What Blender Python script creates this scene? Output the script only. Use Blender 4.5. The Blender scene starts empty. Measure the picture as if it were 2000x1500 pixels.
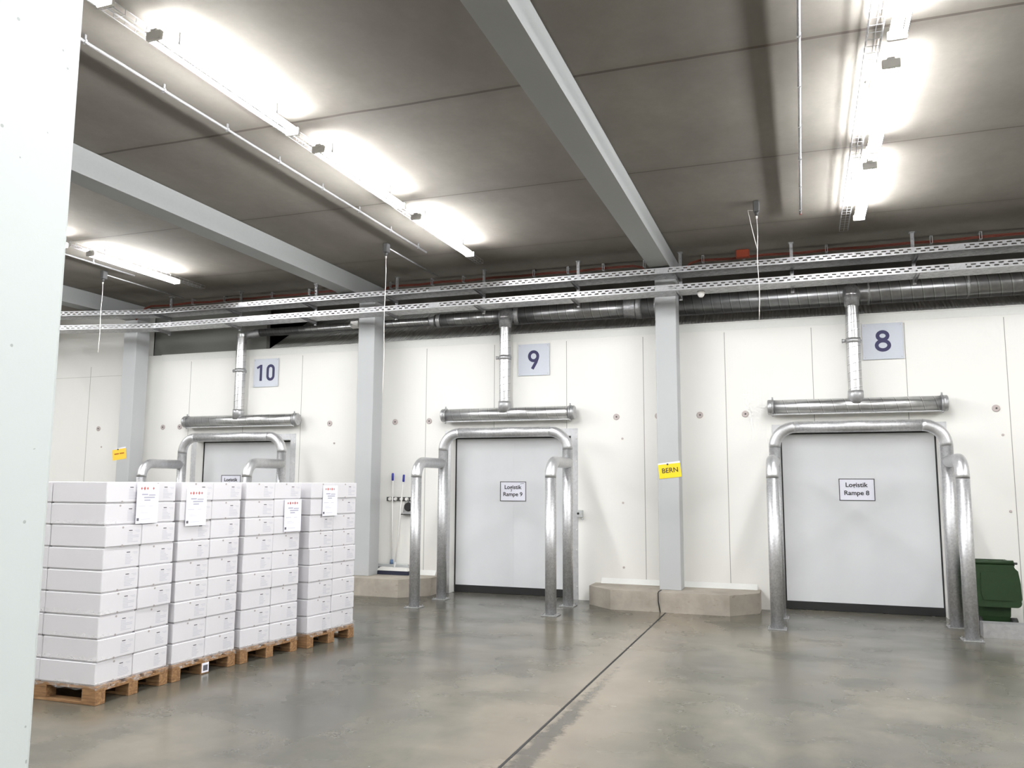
import bpy, bmesh, math, random
from mathutils import Vector, Matrix
PI = math.pi
rnd = random.Random(7)
sc = bpy.context.scene
COL = sc.collection

# ------------------------------------------------------------------ mesh helpers
class MB:
    """collects shapes (world or local coordinates) and links them as ONE mesh object"""
    def __init__(s): s.bm = bmesh.new()
    def _face(s, vs, mi=0, smooth=False):
        try:
            f = s.bm.faces.new(vs); f.material_index = mi; f.smooth = smooth
        except ValueError: pass
    def box(s, x0, x1, y0, y1, z0, z1, mi=0, bev=0.0, rot=None):
        v = [s.bm.verts.new((x, y, z)) for x in (x0, x1) for y in (y0, y1) for z in (z0, z1)]
        fs = []
        for q in ((0, 1, 3, 2), (4, 6, 7, 5), (0, 4, 5, 1), (2, 3, 7, 6), (0, 2, 6, 4), (1, 5, 7, 3)):
            f = s.bm.faces.new([v[i] for i in q]); f.material_index = mi; fs.append(f)
        if bev > 0:
            es = list({e for f in fs for e in f.edges})
            r = bmesh.ops.bevel(s.bm, geom=es, offset=bev, segments=1, profile=0.5, affect='EDGES')
            for f in r['faces']: f.material_index = mi
        return s
    def prism(s, poly, z0, z1, mi=0):
        a = [s.bm.verts.new((x, y, z0)) for x, y in poly]; b = [s.bm.verts.new((x, y, z1)) for x, y in poly]
        n = len(poly)
        s._face(list(reversed(a)), mi); s._face(b, mi)
        for i in range(n): s._face([a[i], a[(i+1) % n], b[(i+1) % n], b[i]], mi)
        return s
    def plate(s, poly, y0, y1, mi=0):
        """polygon in x,z extruded along y"""
        a = [s.bm.verts.new((x, y0, z)) for x, z in poly]; b = [s.bm.verts.new((x, y1, z)) for x, z in poly]
        n = len(poly)
        s._face(a, mi); s._face(list(reversed(b)), mi)
        for i in range(n): s._face([a[(i+1) % n], a[i], b[i], b[(i+1) % n]], mi)
        return s
    def quad(s, pts, mi=0):
        s._face([s.bm.verts.new(p) for p in pts], mi); return s
    def tube(s, path, r, n=16, mi=0, caps=True, smooth=True):
        P = [Vector(p) for p in path]; R = r if isinstance(r, (list, tuple)) else [r]*len(P)
        d0 = (P[1]-P[0]).normalized()
        up = Vector((0, 0, 1)) if abs(d0.z) < 0.9 else Vector((1, 0, 0))
        u = d0.cross(up).normalized(); rings = []
        for i, p in enumerate(P):
            if i == 0: d = d0
            elif i == len(P)-1: d = (P[i]-P[i-1]).normalized()
            else: d = ((P[i+1]-P[i]).normalized()+(P[i]-P[i-1]).normalized()).normalized()
            u = (u-d*u.dot(d)).normalized(); w = d.cross(u)
            rings.append([s.bm.verts.new(p+(u*math.cos(2*PI*k/n)+w*math.sin(2*PI*k/n))*R[i]) for k in range(n)])
        for i in range(len(rings)-1):
            for k in range(n):
                s._face([rings[i][k], rings[i+1][k], rings[i+1][(k+1) % n], rings[i][(k+1) % n]], mi, smooth)
        if caps:
            s._face(rings[0], mi); s._face(list(reversed(rings[-1])), mi)
        return s
    def ribbon(s, path, w, y0, y1, mi=0, closed=False):
        """flat stroke of width w along x,z points, extruded in y"""
        n = len(path); L = []; R = []
        for i in range(n):
            a = path[i-1] if (closed or i > 0) else path[i]; b = path[(i+1) % n] if (closed or i < n-1) else path[i]
            d = Vector((b[0]-a[0], b[1]-a[1])); d.normalize(); nx, nz = -d.y*w/2, d.x*w/2
            L.append((path[i][0]+nx, path[i][1]+nz)); R.append((path[i][0]-nx, path[i][1]-nz))
        vs = [[s.bm.verts.new((q[0], y, q[1])) for q in S] for y in (y0, y1) for S in (L, R)]
        for i in range(n if closed else n-1):
            j = (i+1) % n
            s._face([vs[0][i], vs[1][i], vs[1][j], vs[0][j]], mi); s._face([vs[2][i], vs[2][j], vs[3][j], vs[3][i]], mi)
            s._face([vs[0][i], vs[0][j], vs[2][j], vs[2][i]], mi); s._face([vs[1][i], vs[3][i], vs[3][j], vs[1][j]], mi)
        if not closed:
            for i in (0, n-1): s._face([vs[0][i], vs[2][i], vs[3][i], vs[1][i]], mi)
        return s
    def build(s, name, mats, parent=None, origin=(0, 0, 0), local=False):
        """vertices are in world coordinates (or already local); origin = world origin of the new object"""
        bmesh.ops.recalc_face_normals(s.bm, faces=s.bm.faces[:])
        if not local:
            bmesh.ops.translate(s.bm, verts=s.bm.verts[:], vec=-Vector(origin))
        me = bpy.data.meshes.new(name); s.bm.to_mesh(me); s.bm.free()
        for m in (mats if isinstance(mats, (list, tuple)) else [mats]): me.materials.append(m)
        return link(name, me, parent, origin)

def wloc(o):
    v = Vector((0, 0, 0))
    while o: v += o.location; o = o.parent
    return v
def link(name, me, parent=None, origin=(0, 0, 0)):
    o = bpy.data.objects.new(name, me); COL.objects.link(o)
    o.location = Vector(origin)-(wloc(parent) if parent else Vector((0, 0, 0)))
    o.parent = parent
    return o
def tag(o, label, cat, group=None, kind=None):
    o['label'] = label; o['category'] = cat
    if group: o['group'] = group
    if kind: o['kind'] = kind
    return o
def thing(name, loc, label, cat, group=None):
    o = bpy.data.objects.new(name, None); COL.objects.link(o); o.location = loc; o.empty_display_size = .1
    return tag(o, label, cat, group)
def struct(o, label=None, cat=None):
    o['kind'] = 'structure'
    if label: o['label'] = label
    if cat: o['category'] = cat
    return o
def copy_tree(o, parent=None):
    c = o.copy(); COL.objects.link(c); c.parent = parent
    for ch in list(o.children): copy_tree(ch, c)
    return c
def text_mesh(name, body, size, mat, center, parent, offset=0.0, facing=(PI/2, 0, 0), rot=0.0, ext=.0008, sx=1.0):
    """raised lettering, turned to mesh; centre given in world coordinates"""
    cu = bpy.data.curves.new(name, 'FONT'); cu.body = body; cu.size = size; cu.extrude = ext; cu.offset = offset
    cu.align_x = 'CENTER'; cu.align_y = 'CENTER'
    t = bpy.data.objects.new('lettering_source', cu); COL.objects.link(t)
    bpy.context.view_layer.update()
    me = bpy.data.meshes.new_from_object(t.evaluated_get(bpy.context.evaluated_depsgraph_get()))
    bpy.data.objects.remove(t); bpy.data.curves.remove(cu)
    me.transform(Matrix.Diagonal((sx, 1, 1, 1)))
    me.transform(Matrix.Rotation(rot, 4, 'Z')); me.transform(Matrix.Rotation(facing[2], 4, 'Z') @ Matrix.Rotation(facing[0], 4, 'X'))
    me.materials.clear(); me.materials.append(mat)
    return link(name, me, parent, center)

# ------------------------------------------------------------------ material helpers
class NT:
    def __init__(s, name):
        s.m = bpy.data.materials.new(name); s.m.use_nodes = True; s.t = s.m.node_tree
        s.b = s.t.nodes['Principled BSDF']; s._tc = None
    def n(s, typ, **kw):
        nd = s.t.nodes.new('ShaderNode'+typ)
        for k, v in kw.items():
            if k in nd.inputs.keys(): s.set(nd.inputs[k], v)
            else: setattr(nd, k, v)
        return nd
    def set(s, sock, v):
        if hasattr(v, 'is_output') or hasattr(v, 'links'): s.t.links.new(v, sock)
        else: sock.default_value = v
    def obj(s):
        if not s._tc: s._tc = s.t.nodes.new('ShaderNodeTexCoord')
        return s._tc.outputs['Object']
    def pos(s): return s.n('NewGeometry').outputs['Position']
    def math(s, op, a, b=None, clamp=False):
        nd = s.t.nodes.new('ShaderNodeMath'); nd.operation = op; nd.use_clamp = clamp
        s.set(nd.inputs[0], a)
        if b is not None: s.set(nd.inputs[1], b)
        return nd.outputs[0]
    def noise(s, scale, detail=4, rough=.55, vec=None, stretch=None):
        vec = vec or s.pos()
        if stretch:
            mp = s.t.nodes.new('ShaderNodeMapping'); s.set(mp.inputs[0], vec); mp.inputs['Scale'].default_value = stretch; vec = mp.outputs[0]
        nd = s.t.nodes.new('ShaderNodeTexNoise'); s.set(nd.inputs['Vector'], vec)
        nd.inputs['Scale'].default_value = scale; nd.inputs['Detail'].default_value = detail; nd.inputs['Roughness'].default_value = rough
        return nd.outputs['Fac']
    def ramp(s, fac, stops):
        nd = s.t.nodes.new('ShaderNodeValToRGB'); s.set(nd.inputs[0], fac)
        el = nd.color_ramp.elements
        while len(el) < len(stops): el.new(.5)
        for e, (p, c) in zip(el, stops):
            e.position = p; e.color = (c, c, c, 1) if not isinstance(c, (tuple, list)) else (*c, 1)
        return nd.outputs['Color']
    def mix(s, fac, a, b, mode='MIX'):
        nd = s.t.nodes.new('ShaderNodeMix'); nd.data_type = 'RGBA'; nd.blend_type = mode
        s.set(nd.inputs[0], fac)
        for i, v in ((6, a), (7, b)):
            if isinstance(v, (tuple, list)): v = (*v[:3], 1)
            s.set(nd.inputs[i], v)
        return nd.outputs[2]
    def bump(s, h, strength=.2, dist=.01):
        nd = s.t.nodes.new('ShaderNodeBump'); s.set(nd.inputs['Height'], h)
        nd.inputs['Strength'].default_value = strength; nd.inputs['Distance'].default_value = dist
        s.t.links.new(nd.outputs[0], s.b.inputs['Normal'])
    def fin(s, col, rough=.5, metal=0.0, spec=None):
        if isinstance(col, (tuple, list)): col = (*col[:3], 1)
        s.set(s.b.inputs['Base Color'], col); s.set(s.b.inputs['Roughness'], rough); s.set(s.b.inputs['Metallic'], metal)
        if spec is not None: s.b.inputs['Specular IOR Level'].default_value = spec
        return s.m
def lin(r, g, b):
    f = lambda c: (c/255/12.92 if c/255 <= .04045 else ((c/255+.055)/1.055)**2.4)
    return (f(r), f(g), f(b))
def plain(name, col, rough=.5, metal=0.0, var=.04, scale=30, spec=None):
    N = NT(name); f = N.noise(scale, 3, .6, N.obj())
    c = N.mix(f, tuple(min(1, x*(1-var)) for x in col), tuple(min(1, x*(1+var)) for x in col))
    return N.fin(c, rough, metal, spec)
def line_mask(N, coord, at, w):
    """1 within w/2 of value at"""
    return N.math('LESS_THAN', N.math('ABSOLUTE', N.math('SUBTRACT', coord, at)), w/2)
def rep_mask(N, coord, pitch, w, off=0.0):
    """1 on thin lines repeated every pitch"""
    f = N.math('FRACT', N.math('DIVIDE', N.math('SUBTRACT', coord, off-w/2), pitch))
    return N.math('LESS_THAN', f, w/pitch)
def xyz(N, v=None):
    nd = N.t.nodes.new('ShaderNodeSeparateXYZ'); N.t.links.new(v or N.pos(), nd.inputs[0]); return nd.outputs

# ---- setting materials
def m_floor():
    N = NT('polished_concrete'); p = N.pos(); x, y, z = xyz(N)
    big = N.noise(.5, 5, .5, p, (1, .75, 1)); mid = N.noise(1.7, 4, .5, p, (.8, 1, 1)); fine = N.noise(45, 3, .6, p)
    c = N.ramp(big, [(.34, lin(72, 72, 65)), (.5, lin(97, 94, 84)), (.66, lin(126, 118, 102))])
    c = N.mix(N.ramp(mid, [(.44, 0), (.68, .66)]), c, lin(66, 67, 59))
    c = N.mix(N.ramp(N.noise(2.6, 4, .52, p, (1, .6, 3)), [(.5, 0), (.85, .5)]), c, lin(136, 127, 110))
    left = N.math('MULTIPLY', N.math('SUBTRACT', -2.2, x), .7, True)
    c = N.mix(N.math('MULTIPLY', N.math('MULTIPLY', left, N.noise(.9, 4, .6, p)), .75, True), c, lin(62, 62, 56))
    # worn beige band along the expansion joint, with grey repair patches on its right side
    band = N.math('SUBTRACT', 1.0, N.math('DIVIDE', N.math('ABSOLUTE', N.math('SUBTRACT', N.math('ADD', x, N.math('MULTIPLY', N.noise(1.2, 3, .5, p), .7)), -1.35)), .75), True)
    c = N.mix(N.math('MULTIPLY', band, .75), c, lin(142, 131, 116))
    c = N.mix(N.math('MULTIPLY', fine, .16), c, lin(128, 124, 114))
    near = N.math('SUBTRACT', 1.0, N.math('DIVIDE', N.math('ABSOLUTE', N.math('SUBTRACT', x, -1.74)), .2), True)
    close = N.math('SUBTRACT', 1.0, N.math('DIVIDE', N.math('SUBTRACT', y, 5.2), 3.6), True)
    st = N.ramp(N.math('MULTIPLY', N.math('MULTIPLY', near, N.noise(8, 7, .75, p)), N.math('ADD', .55, close)), [(.36, 0), (.52, .75)])
    c = N.mix(st, c, lin(66, 65, 60))
    r = N.ramp(mid, [(.3, .19), (.7, .31)])
    N.bump(N.noise(7, 2, .4, p), .012, .02)
    return N.fin(c, r, 0, .5)
def m_ceiling():
    N = NT('concrete_ceiling'); p = N.pos(); x, y, z = xyz(N)
    c = N.ramp(N.noise(.7, 6, .62, p, (1, .6, 1)), [(.3, lin(118, 113, 106)), (.7, lin(142, 137, 130))])
    c = N.mix(N.math('MULTIPLY', N.noise(14, 5, .7, p), .3), c, lin(98, 93, 86))
    yw = N.math('ADD', y, N.math('MULTIPLY', N.math('SUBTRACT', N.noise(1.5, 3, .5, p), .5), .035))
    for yy, w, a in ((6.15, .035, .7), (8.38, .022, .6), (10.58, .014, .5), (3.95, .03, .7), (1.75, .03, .7), (-.45, .03, .7)):
        j = N.math('MULTIPLY', line_mask(N, yw, yy, w), a); c = N.mix(j, c, lin(70, 65, 58))
        h = N.math('SUBTRACT', 1.0, N.math('DIVIDE', N.math('ABSOLUTE', N.math('SUBTRACT', yw, yy)), .12), True)
        c = N.mix(N.math('MULTIPLY', h, .22), c, lin(96, 88, 78))
    N.bump(N.noise(60, 4, .6, p), .15, .004)
    return N.fin(c, .9, 0, .2)
def m_wall():
    N = NT('insulated_wall_panel'); x, y, z = xyz(N)
    c = N.mix(N.noise(.8, 4, .5, N.pos(), (1, 1, .5)), lin(233, 231, 226), lin(240, 239, 234))
    rib = N.math('SINE', N.math('MULTIPLY', x, 2*PI/.04))
    seam = rep_mask(N, x, 1.216, .009, 2.62)
    low = N.math('LESS_THAN', z, 4.0)
    seam = N.math('MULTIPLY', seam, low)
    c = N.mix(N.math('MULTIPLY', seam, .8), c, lin(120, 118, 110))
    hj = N.math('MULTIPLY', line_mask(N, z, 3.8, .008), N.math('LESS_THAN', x, -12.0)); c = N.mix(N.math('MULTIPLY', hj, .5), c, lin(150, 145, 135))
    dirt = N.ramp(N.noise(2.5, 5, .7, N.pos(), (1, 1, .6)), [(.62, 0), (.85, .12)])
    c = N.mix(dirt, c, lin(190, 182, 168))
    N.bump(N.math('SUBTRACT', N.math('MULTIPLY', rib, .12), N.math('MULTIPLY', seam, 2.0)), .22, .003)
    return N.fin(c, .42, 0, .4)
def m_plain_wall(): return plain('white_painted_wall', lin(178, 177, 172), .7)
def m_column():
    N = NT('light_grey_paint'); c = N.mix(N.noise(1.2, 4, .5), lin(176, 178, 179), lin(186, 188, 188))
    N.bump(N.noise(40, 3, .6), .08, .003); return N.fin(c, .55, 0, .4)
def m_beam(): return plain('grey_beam_paint', lin(152, 154, 153), .55)
def m_pillar():
    N = NT('painted_fair_faced_concrete'); p = N.pos()
    c = N.mix(N.noise(1.6, 5, .6, p), lin(186, 193, 192), lin(200, 205, 203))
    nd = N.t.nodes.new('ShaderNodeTexVoronoi'); N.set(nd.inputs['Vector'], p); nd.inputs['Scale'].default_value = 26
    d = N.math('MULTIPLY', N.math('LESS_THAN', nd.outputs['Distance'], .11), N.math('GREATER_THAN', N.noise(5, 3, .7, p), .54))
    c = N.mix(N.math('MULTIPLY', d, .55), c, lin(120, 122, 120))
    h = N.math('SUBTRACT', N.math('MULTIPLY', N.noise(30, 4, .7, p), .5), N.math('MULTIPLY', d, 1.5))
    N.bump(h, .3, .003); return N.fin(c, .6, 0, .3)
def m_plinth():
    N = NT('raw_concrete_plinth'); p = N.pos()
    c = N.ramp(N.noise(2.2, 6, .65, p), [(.3, lin(150, 142, 131)), (.7, lin(180, 172, 160))])
    st = N.ramp(N.noise(7, 4, .6, p, (1, 1, 2.4)), [(.64, 0), (.72, .5)]); c = N.mix(st, c, lin(122, 110, 98))
    N.bump(N.noise(25, 5, .7, p), .25, .005); return N.fin(c, .8, 0, .3)
def m_door():
    N = NT('cold_room_door_skin'); x, y, z = xyz(N)
    c = N.mix(N.noise(3, 5, .6, N.pos()), lin(213, 214, 216), lin(221, 222, 224))
    return N.fin(c, .5, 0, .4)
def m_galv(name, lo=.42, hi=.72, rough=.34, sc=1.0, streak=True):
    N = NT(name); p = N.obj()
    nd = N.t.nodes.new('ShaderNodeTexVoronoi'); N.set(nd.inputs['Vector'], p); nd.inputs['Scale'].default_value = 55*sc
    f = N.mix(.6, nd.outputs['Color'], N.noise(9, 5, .65, p, (1, 1, .3) if streak else (1, 1, 1)))
    bw = N.t.nodes.new('ShaderNodeRGBToBW'); N.t.links.new(f, bw.inputs[0])
    c = N.ramp(bw.outputs[0], [(.25, (lo, lo, lo*1.02)), (.75, (hi, hi, hi*1.01))])
    r = N.ramp(bw.outputs[0], [(.2, rough+.1), (.8, rough-.06)])
    return N.fin(c, r, .78)
def m_spiral(name, ax, pitch=.105, w=.006, tone=(.5, .68), rough=.3, edge=.6):
    """spiral-wound duct sheet: helical seam around the local axis ax"""
    N = NT(name); v = xyz(N, N.obj()); a = v[ax]; u, w_ = [v[i] for i in range(3) if i != ax]
    ang = N.math('DIVIDE', N.math('ARCTAN2', u, w_), 2*PI)
    ph = N.math('FRACT', N.math('ADD', N.math('DIVIDE', a, pitch), ang))
    seam = N.math('LESS_THAN', ph, w/pitch)
    rim = N.math('LESS_THAN', N.math('ABSOLUTE', N.math('SUBTRACT', ph, 1.9*w/pitch)), w/pitch*.8)
    f = N.noise(6, 4, .6, N.obj())
    c = N.ramp(f, [(.3, (tone[0],)*3), (.7, (tone[1],)*3)])
    c = N.mix(N.math('MULTIPLY', seam, .75), c, (.1, .1, .1))
    c = N.mix(N.math('MULTIPLY', rim, edge), c, (.85, .85, .85))
    N.bump(N.math('SUBTRACT', rim, seam), .5, .004)
    return N.fin(c, rough, .9)
def m_wood():
    N = NT('pallet_timber'); p = N.obj()
    g = N.noise(4, 5, .6, p, (1.2, 9, 14)); c = N.ramp(g, [(.3, lin(110, 82, 58)), (.55, lin(148, 114, 80)), (.75, lin(174, 142, 104))])
    c = N.mix(N.ramp(N.noise(1.7, 3, .6), [(.5, 0), (.75, .5)]), c, lin(100, 76, 58))
    N.bump(g, .25, .004); return N.fin(c, .8, 0, .2)
def m_carton():
    N = NT('white_coated_cardboard'); c = N.mix(N.noise(3, 4, .5, N.pos()), lin(211, 209, 212), lin(218, 216, 219))
    m = N.fin(c, .45, 0, .35); N.b.inputs['Coat Weight'].default_value = .25; N.b.inputs['Coat Roughness'].default_value = .18
    N.bump(N.noise(18, 3, .5, N.pos(), (1, 1, .5)), .12, .006)
    return m
def m_film():
    N = NT('stretch_film'); t = N.t
    tr = t.nodes.new('ShaderNodeBsdfTransparent'); mx = t.nodes.new('ShaderNodeMixShader')
    N.fin((.95, .95, .95), .12, 0, .6)
    f = N.ramp(N.noise(22, 4, .6, N.pos(), (1, 1, 2.5)), [(.45, .06), (.72, .4)])
    t.links.new(f, mx.inputs[0]); t.links.new(tr.outputs[0], mx.inputs[1]); t.links.new(N.b.outputs[0], mx.inputs[2])
    t.links.new(mx.outputs[0], t.nodes['Material Output'].inputs['Surface'])
    N.bump(N.noise(14, 3, .5, N.pos(), (1, 1, 2)), .5, .01)
    return N.m
def m_emit(name, col, strength):
    N = NT(name); N.fin((.9, .9, .9), .3)
    N.b.inputs['Emission Color'].default_value = (*col, 1); N.b.inputs['Emission Strength'].default_value = strength
    return N.m
def m_deck():
    N = NT('corrugated_metal_sheet'); return N.fin(N.mix(N.noise(2, 4, .6), (.74, .74, .72), (.86, .86, .83)), .45, 0)
def m_bin():
    N = NT('green_bin_plastic'); c = N.mix(N.noise(9, 4, .6, N.obj()), lin(22, 46, 20), lin(33, 58, 28)); N.bump(N.noise(60, 3, .6, N.obj()), .1, .003)
    return N.fin(c, .5, 0, .4)

BEAM = m_beam(); FLOOR, CEIL, WALL, PW, COLM, PIL, PLI, DOORM = m_floor(), m_ceiling(), m_wall(), m_plain_wall(), m_column(), m_pillar(), m_plinth(), m_door()
GPOST = m_galv('galvanised_steel_post', .46, .68, .42); GELB = m_galv('galvanised_steel_elbow', .56, .7, .38, 1.6)
GTRAY = m_galv('galvanised_tray_steel', .4, .55, .4, .6, False); GDARK = m_galv('dull_zinc_steel', .3, .5, .45)
SPX, SPZ = m_spiral('spiral_duct_sheet_horizontal', 0, .16), m_spiral('spiral_duct_sheet_vertical', 2, .115)
SPM = m_spiral('spiral_duct_sheet_main', 0, .135, .009, (.24, .36), .3, .15)
WOOD, CART, FILM, DECK, BIN = m_wood(), m_carton(), m_film(), m_deck(), m_bin()
BLACK = plain('black_rubber', (.012, .012, .012), .6); DGREY = plain('dark_grey_plastic', (.06, .06, .06), .5)
WHITE = plain('white_plastic', lin(232, 230, 226), .45); LGREY = plain('light_grey_plastic', lin(190, 192, 192), .5)
NAVY = plain('navy_vinyl_lettering', lin(26, 22, 76), .5); INK = plain('black_ink', lin(42, 42, 44), .7)
PRINT = plain('faint_grey_print', lin(188, 188, 196), .6); PRINTD = plain('dark_grey_print', lin(92, 90, 96), .6); SMUDGE = plain('grey_glue_dot', lin(160, 154, 152), .6)
PAPER = plain('white_paper', lin(232, 232, 242), .6); REDINK = plain('red_ink', lin(186, 92, 84), .6); BROWNINK = plain('brown_ink', lin(170, 92, 22), .6)
SIGN = plain('pale_grey_acrylic_sheet', lin(200, 204, 213), .35); YEL = plain('yellow_laminated_card', lin(250, 214, 40), .35); YEL2 = plain('faded_yellow_card', lin(247, 205, 70), .4)
ORANGE = plain('orange_cable_sheath', lin(104, 46, 32), .6); ORBOX = plain('orange_junction_box', lin(140, 52, 20), .5)
BLUE = plain('blue_plastic_grip', lin(46, 52, 150), .4); BLUEG = plain('blue_grey_plastic', lin(96, 122, 158), .5); BRIS = plain('dark_blue_bristles', lin(34, 36, 56), .8)
ROSE = plain('pinkish_grey_plug', lin(190, 178, 175), .5); SEAL = plain('black_joint_sealant', (.02, .02, .02), .7); WPAINT = plain('white_coving', lin(232, 232, 228), .5)
VOID = plain('dark_grey_board', lin(128, 128, 124), .8)
STEEL = m_galv('door_frame_steel', .55, .66, .42, .5); SSTEEL = m_galv('sheet_steel_box', .5, .66, .4, .4, False)
LAMP = m_emit('fluorescent_tube', (.975, .985, 1.0), 250.0)
CORD = plain('white_cord', lin(214, 210, 204), .6)

# ------------------------------------------------------------------ camera
def camera():
    f, yaw, pitch, roll = 1606.55, .338269, .1205166, .004602
    fw = Vector((-math.sin(yaw)*math.cos(pitch), math.cos(yaw)*math.cos(pitch), math.sin(pitch)))
    r = Vector((math.cos(yaw), math.sin(yaw), 0)); u = r.cross(fw)
    r2 = r*math.cos(roll)+u*math.sin(roll); u2 = u*math.cos(roll)-r*math.sin(roll)
    cd = bpy.data.cameras.new('camera'); cd.sensor_fit = 'HORIZONTAL'; cd.sensor_width = 36; cd.lens = 36*f/2000
    cd.clip_start = .05; cd.clip_end = 200
    o = bpy.data.objects.new('camera', cd); COL.objects.link(o)
    o.matrix_world = Matrix(((r2.x, u2.x, -fw.x, 0), (r2.y, u2.y, -fw.y, 0), (r2.z, u2.z, -fw.z, 1.75), (0, 0, 0, 1)))
    sc.camera = o
camera()

# ------------------------------------------------------------------ setting
YW, ZC, ZT, ZP = 12.43, 5.04, 4.15, .27
XL, XR, YB = -19.0, 8.0, -5.0
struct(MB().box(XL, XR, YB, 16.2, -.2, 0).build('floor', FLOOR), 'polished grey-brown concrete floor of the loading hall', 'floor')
struct(MB().box(XL, XR, YB, 16.2, ZC, ZC+.2).build('ceiling', CEIL), 'bare concrete slab ceiling with straight joints', 'ceiling')
struct(MB().box(XL-.2, XL, YB, 16.2, 0, ZC).build('wall_left', PW)); struct(MB().box(XR, XR+.2, YB, 16.2, 0, ZC).build('wall_right', PW))
struct(MB().box(XL, XR, YB-.2, YB, 0, ZC).build('wall_front', PW))
struct(MB().box(XL, XR, 16.2, 16.4, 0, ZC).build('wall_rear', VOID), 'dark board wall of the void over the cold rooms', 'wall')
DC = (.73, -4.41, -9.53)      # door opening centres
HW, DH = 1.02, 2.50
w = MB(); xs = sorted([c-HW for c in DC]+[c+HW for c in DC]); edges = [-11.9]+xs+[XR]
for i in range(0, len(edges), 2): w.box(edges[i], edges[i+1], YW, YW+.25, 0, ZT)
for c in DC: w.box(c-HW, c+HW, YW, YW+.25, DH, ZT)
w.box(XL, -11.9, YW, YW+.25, 0, ZC)
struct(w.build('wall_back', WALL), 'white insulated panel wall with the numbered loading doors', 'wall')
struct(MB().box(-11.45, XR, YW-.006, YW, 4.03, ZT).box(-11.45, XR, YW-.02, YW, ZT-.012, ZT+.004).build('trim_1', WPAINT), 'white flashing strip along the top of the panel wall', 'trim')
struct(MB().box(-1.849, -1.829, YB, 11.63, .0005, .0022).build('trim_2', SEAL), 'black expansion joint line running along the floor', 'joint')
# corrugated sheet rising behind the wall top, and the dark space left of it
dk = MB(); P0, P1 = (12.70, 4.16), (14.15, 5.03); x = -9.3; up = True; pts = []
while x < XR:
    pts += [(x, 0), (x+.010, .014), (x+.026, .014), (x+.036, 0)]; x += .052
for (xa, ha), (xb, hb) in zip(pts, pts[1:]):
    dk.quad([(xa, P0[0], P0[1]+ha), (xb, P0[0], P0[1]+hb), (xb, P1[0], P1[1]+hb), (xa, P1[0], P1[1]+ha)])
struct(dk.build('trim_3', DECK), 'sloping corrugated metal sheet behind the top of the wall', 'sheet')
struct(MB().box(-11.9, -9.3, 12.7, 12.8, 3.9, ZC).build('trim_4', VOID), 'dark grey board above the wall over door 10', 'board')

# columns, beams, plinths
CX = (-1.815, -6.77, -11.76)
def column(cx, label):
    z0 = ZP
    struct(MB().box(cx-.152, cx+.152, 11.93, 12.25, z0, 4.76, bev=.006).build('column', COLM, None, (cx, 12.09, z0)), label, 'column')
column(CX[0], 'light grey column with the yellow BERN card, between doors 9 and 8')
column(CX[1], 'light grey column between doors 10 and 9, beside the brooms')
column(CX[2], 'light grey column left of door 10 with the faded yellow card')
struct(MB().prism([(-2.02, 1.0), (-1.70, 1.0), (-1.665, 1.035), (-1.665, 1.465), (-1.69, 1.492), (-2.02, 1.492)], 0, 4.76).build('pillar', PIL, None, (-1.84, 1.25, 0)),
       'white painted concrete pillar close to the viewer, full of pinholes', 'pillar')
def beam(cx, label):
    struct(MB().box(cx-.143, cx+.138, YB, 12.25, 4.76, ZC-.012).box(cx-.12, cx+.12, YB, 12.25, ZC-.012, ZC).build('beam', BEAM, None, (cx, 4, 4.76)), label, 'beam')
beam(CX[0]+.035, 'long grey ceiling beam running to the column with the BERN card')
beam(CX[1]+.03, 'long grey ceiling beam running to the column beside the brooms')
beam(CX[2], 'grey ceiling beam farthest left, running to the column left of door 10')
def plinth(cx, label):
    pl = [(cx-1.2, YW), (cx-1.2, 12.03), (cx-.8, 11.65), (cx+.83, 11.63), (cx+1.2, 12.03), (cx+1.2, YW)]
    o = struct(MB().prism(pl, 0, ZP).build('plinth', PLI, None, (cx, 12, 0)), label, 'plinth')
    return o
p = plinth(CX[0], 'low chamfered concrete plinth under the column between doors 9 and 8')
MB().tube([(-1.935, 11.86, ZP+.003), (-1.937, 11.66, ZP+.004), (-1.94, 11.624, ZP-.01), (-1.938, 11.62, .15), (-1.915, 11.622, .002)], .008, 8).build('joint_sealant', SEAL, p, (-1.94, 11.65, .1))
plinth(CX[1], 'low chamfered concrete plinth under the brooms between doors 10 and 9')
plinth(CX[2], 'low chamfered concrete plinth behind the pallets, left of door 10')
bb = MB()
for a, b in ((-2.92, -.66), (-7.88, -5.66), (-12.9, -10.66)):
    bb.quad([(a, YW, ZP+.075), (b, YW, ZP+.075), (b, YW-.055, ZP), (a, YW-.055, ZP)])
    for e in (a, b): bb.quad([(e, YW, ZP+.075), (e, YW-.055, ZP), (e, YW, ZP)])
struct(bb.build('baseboard_back', WPAINT), 'white coving strip where the panel wall meets the plinths', 'baseboard')

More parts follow.
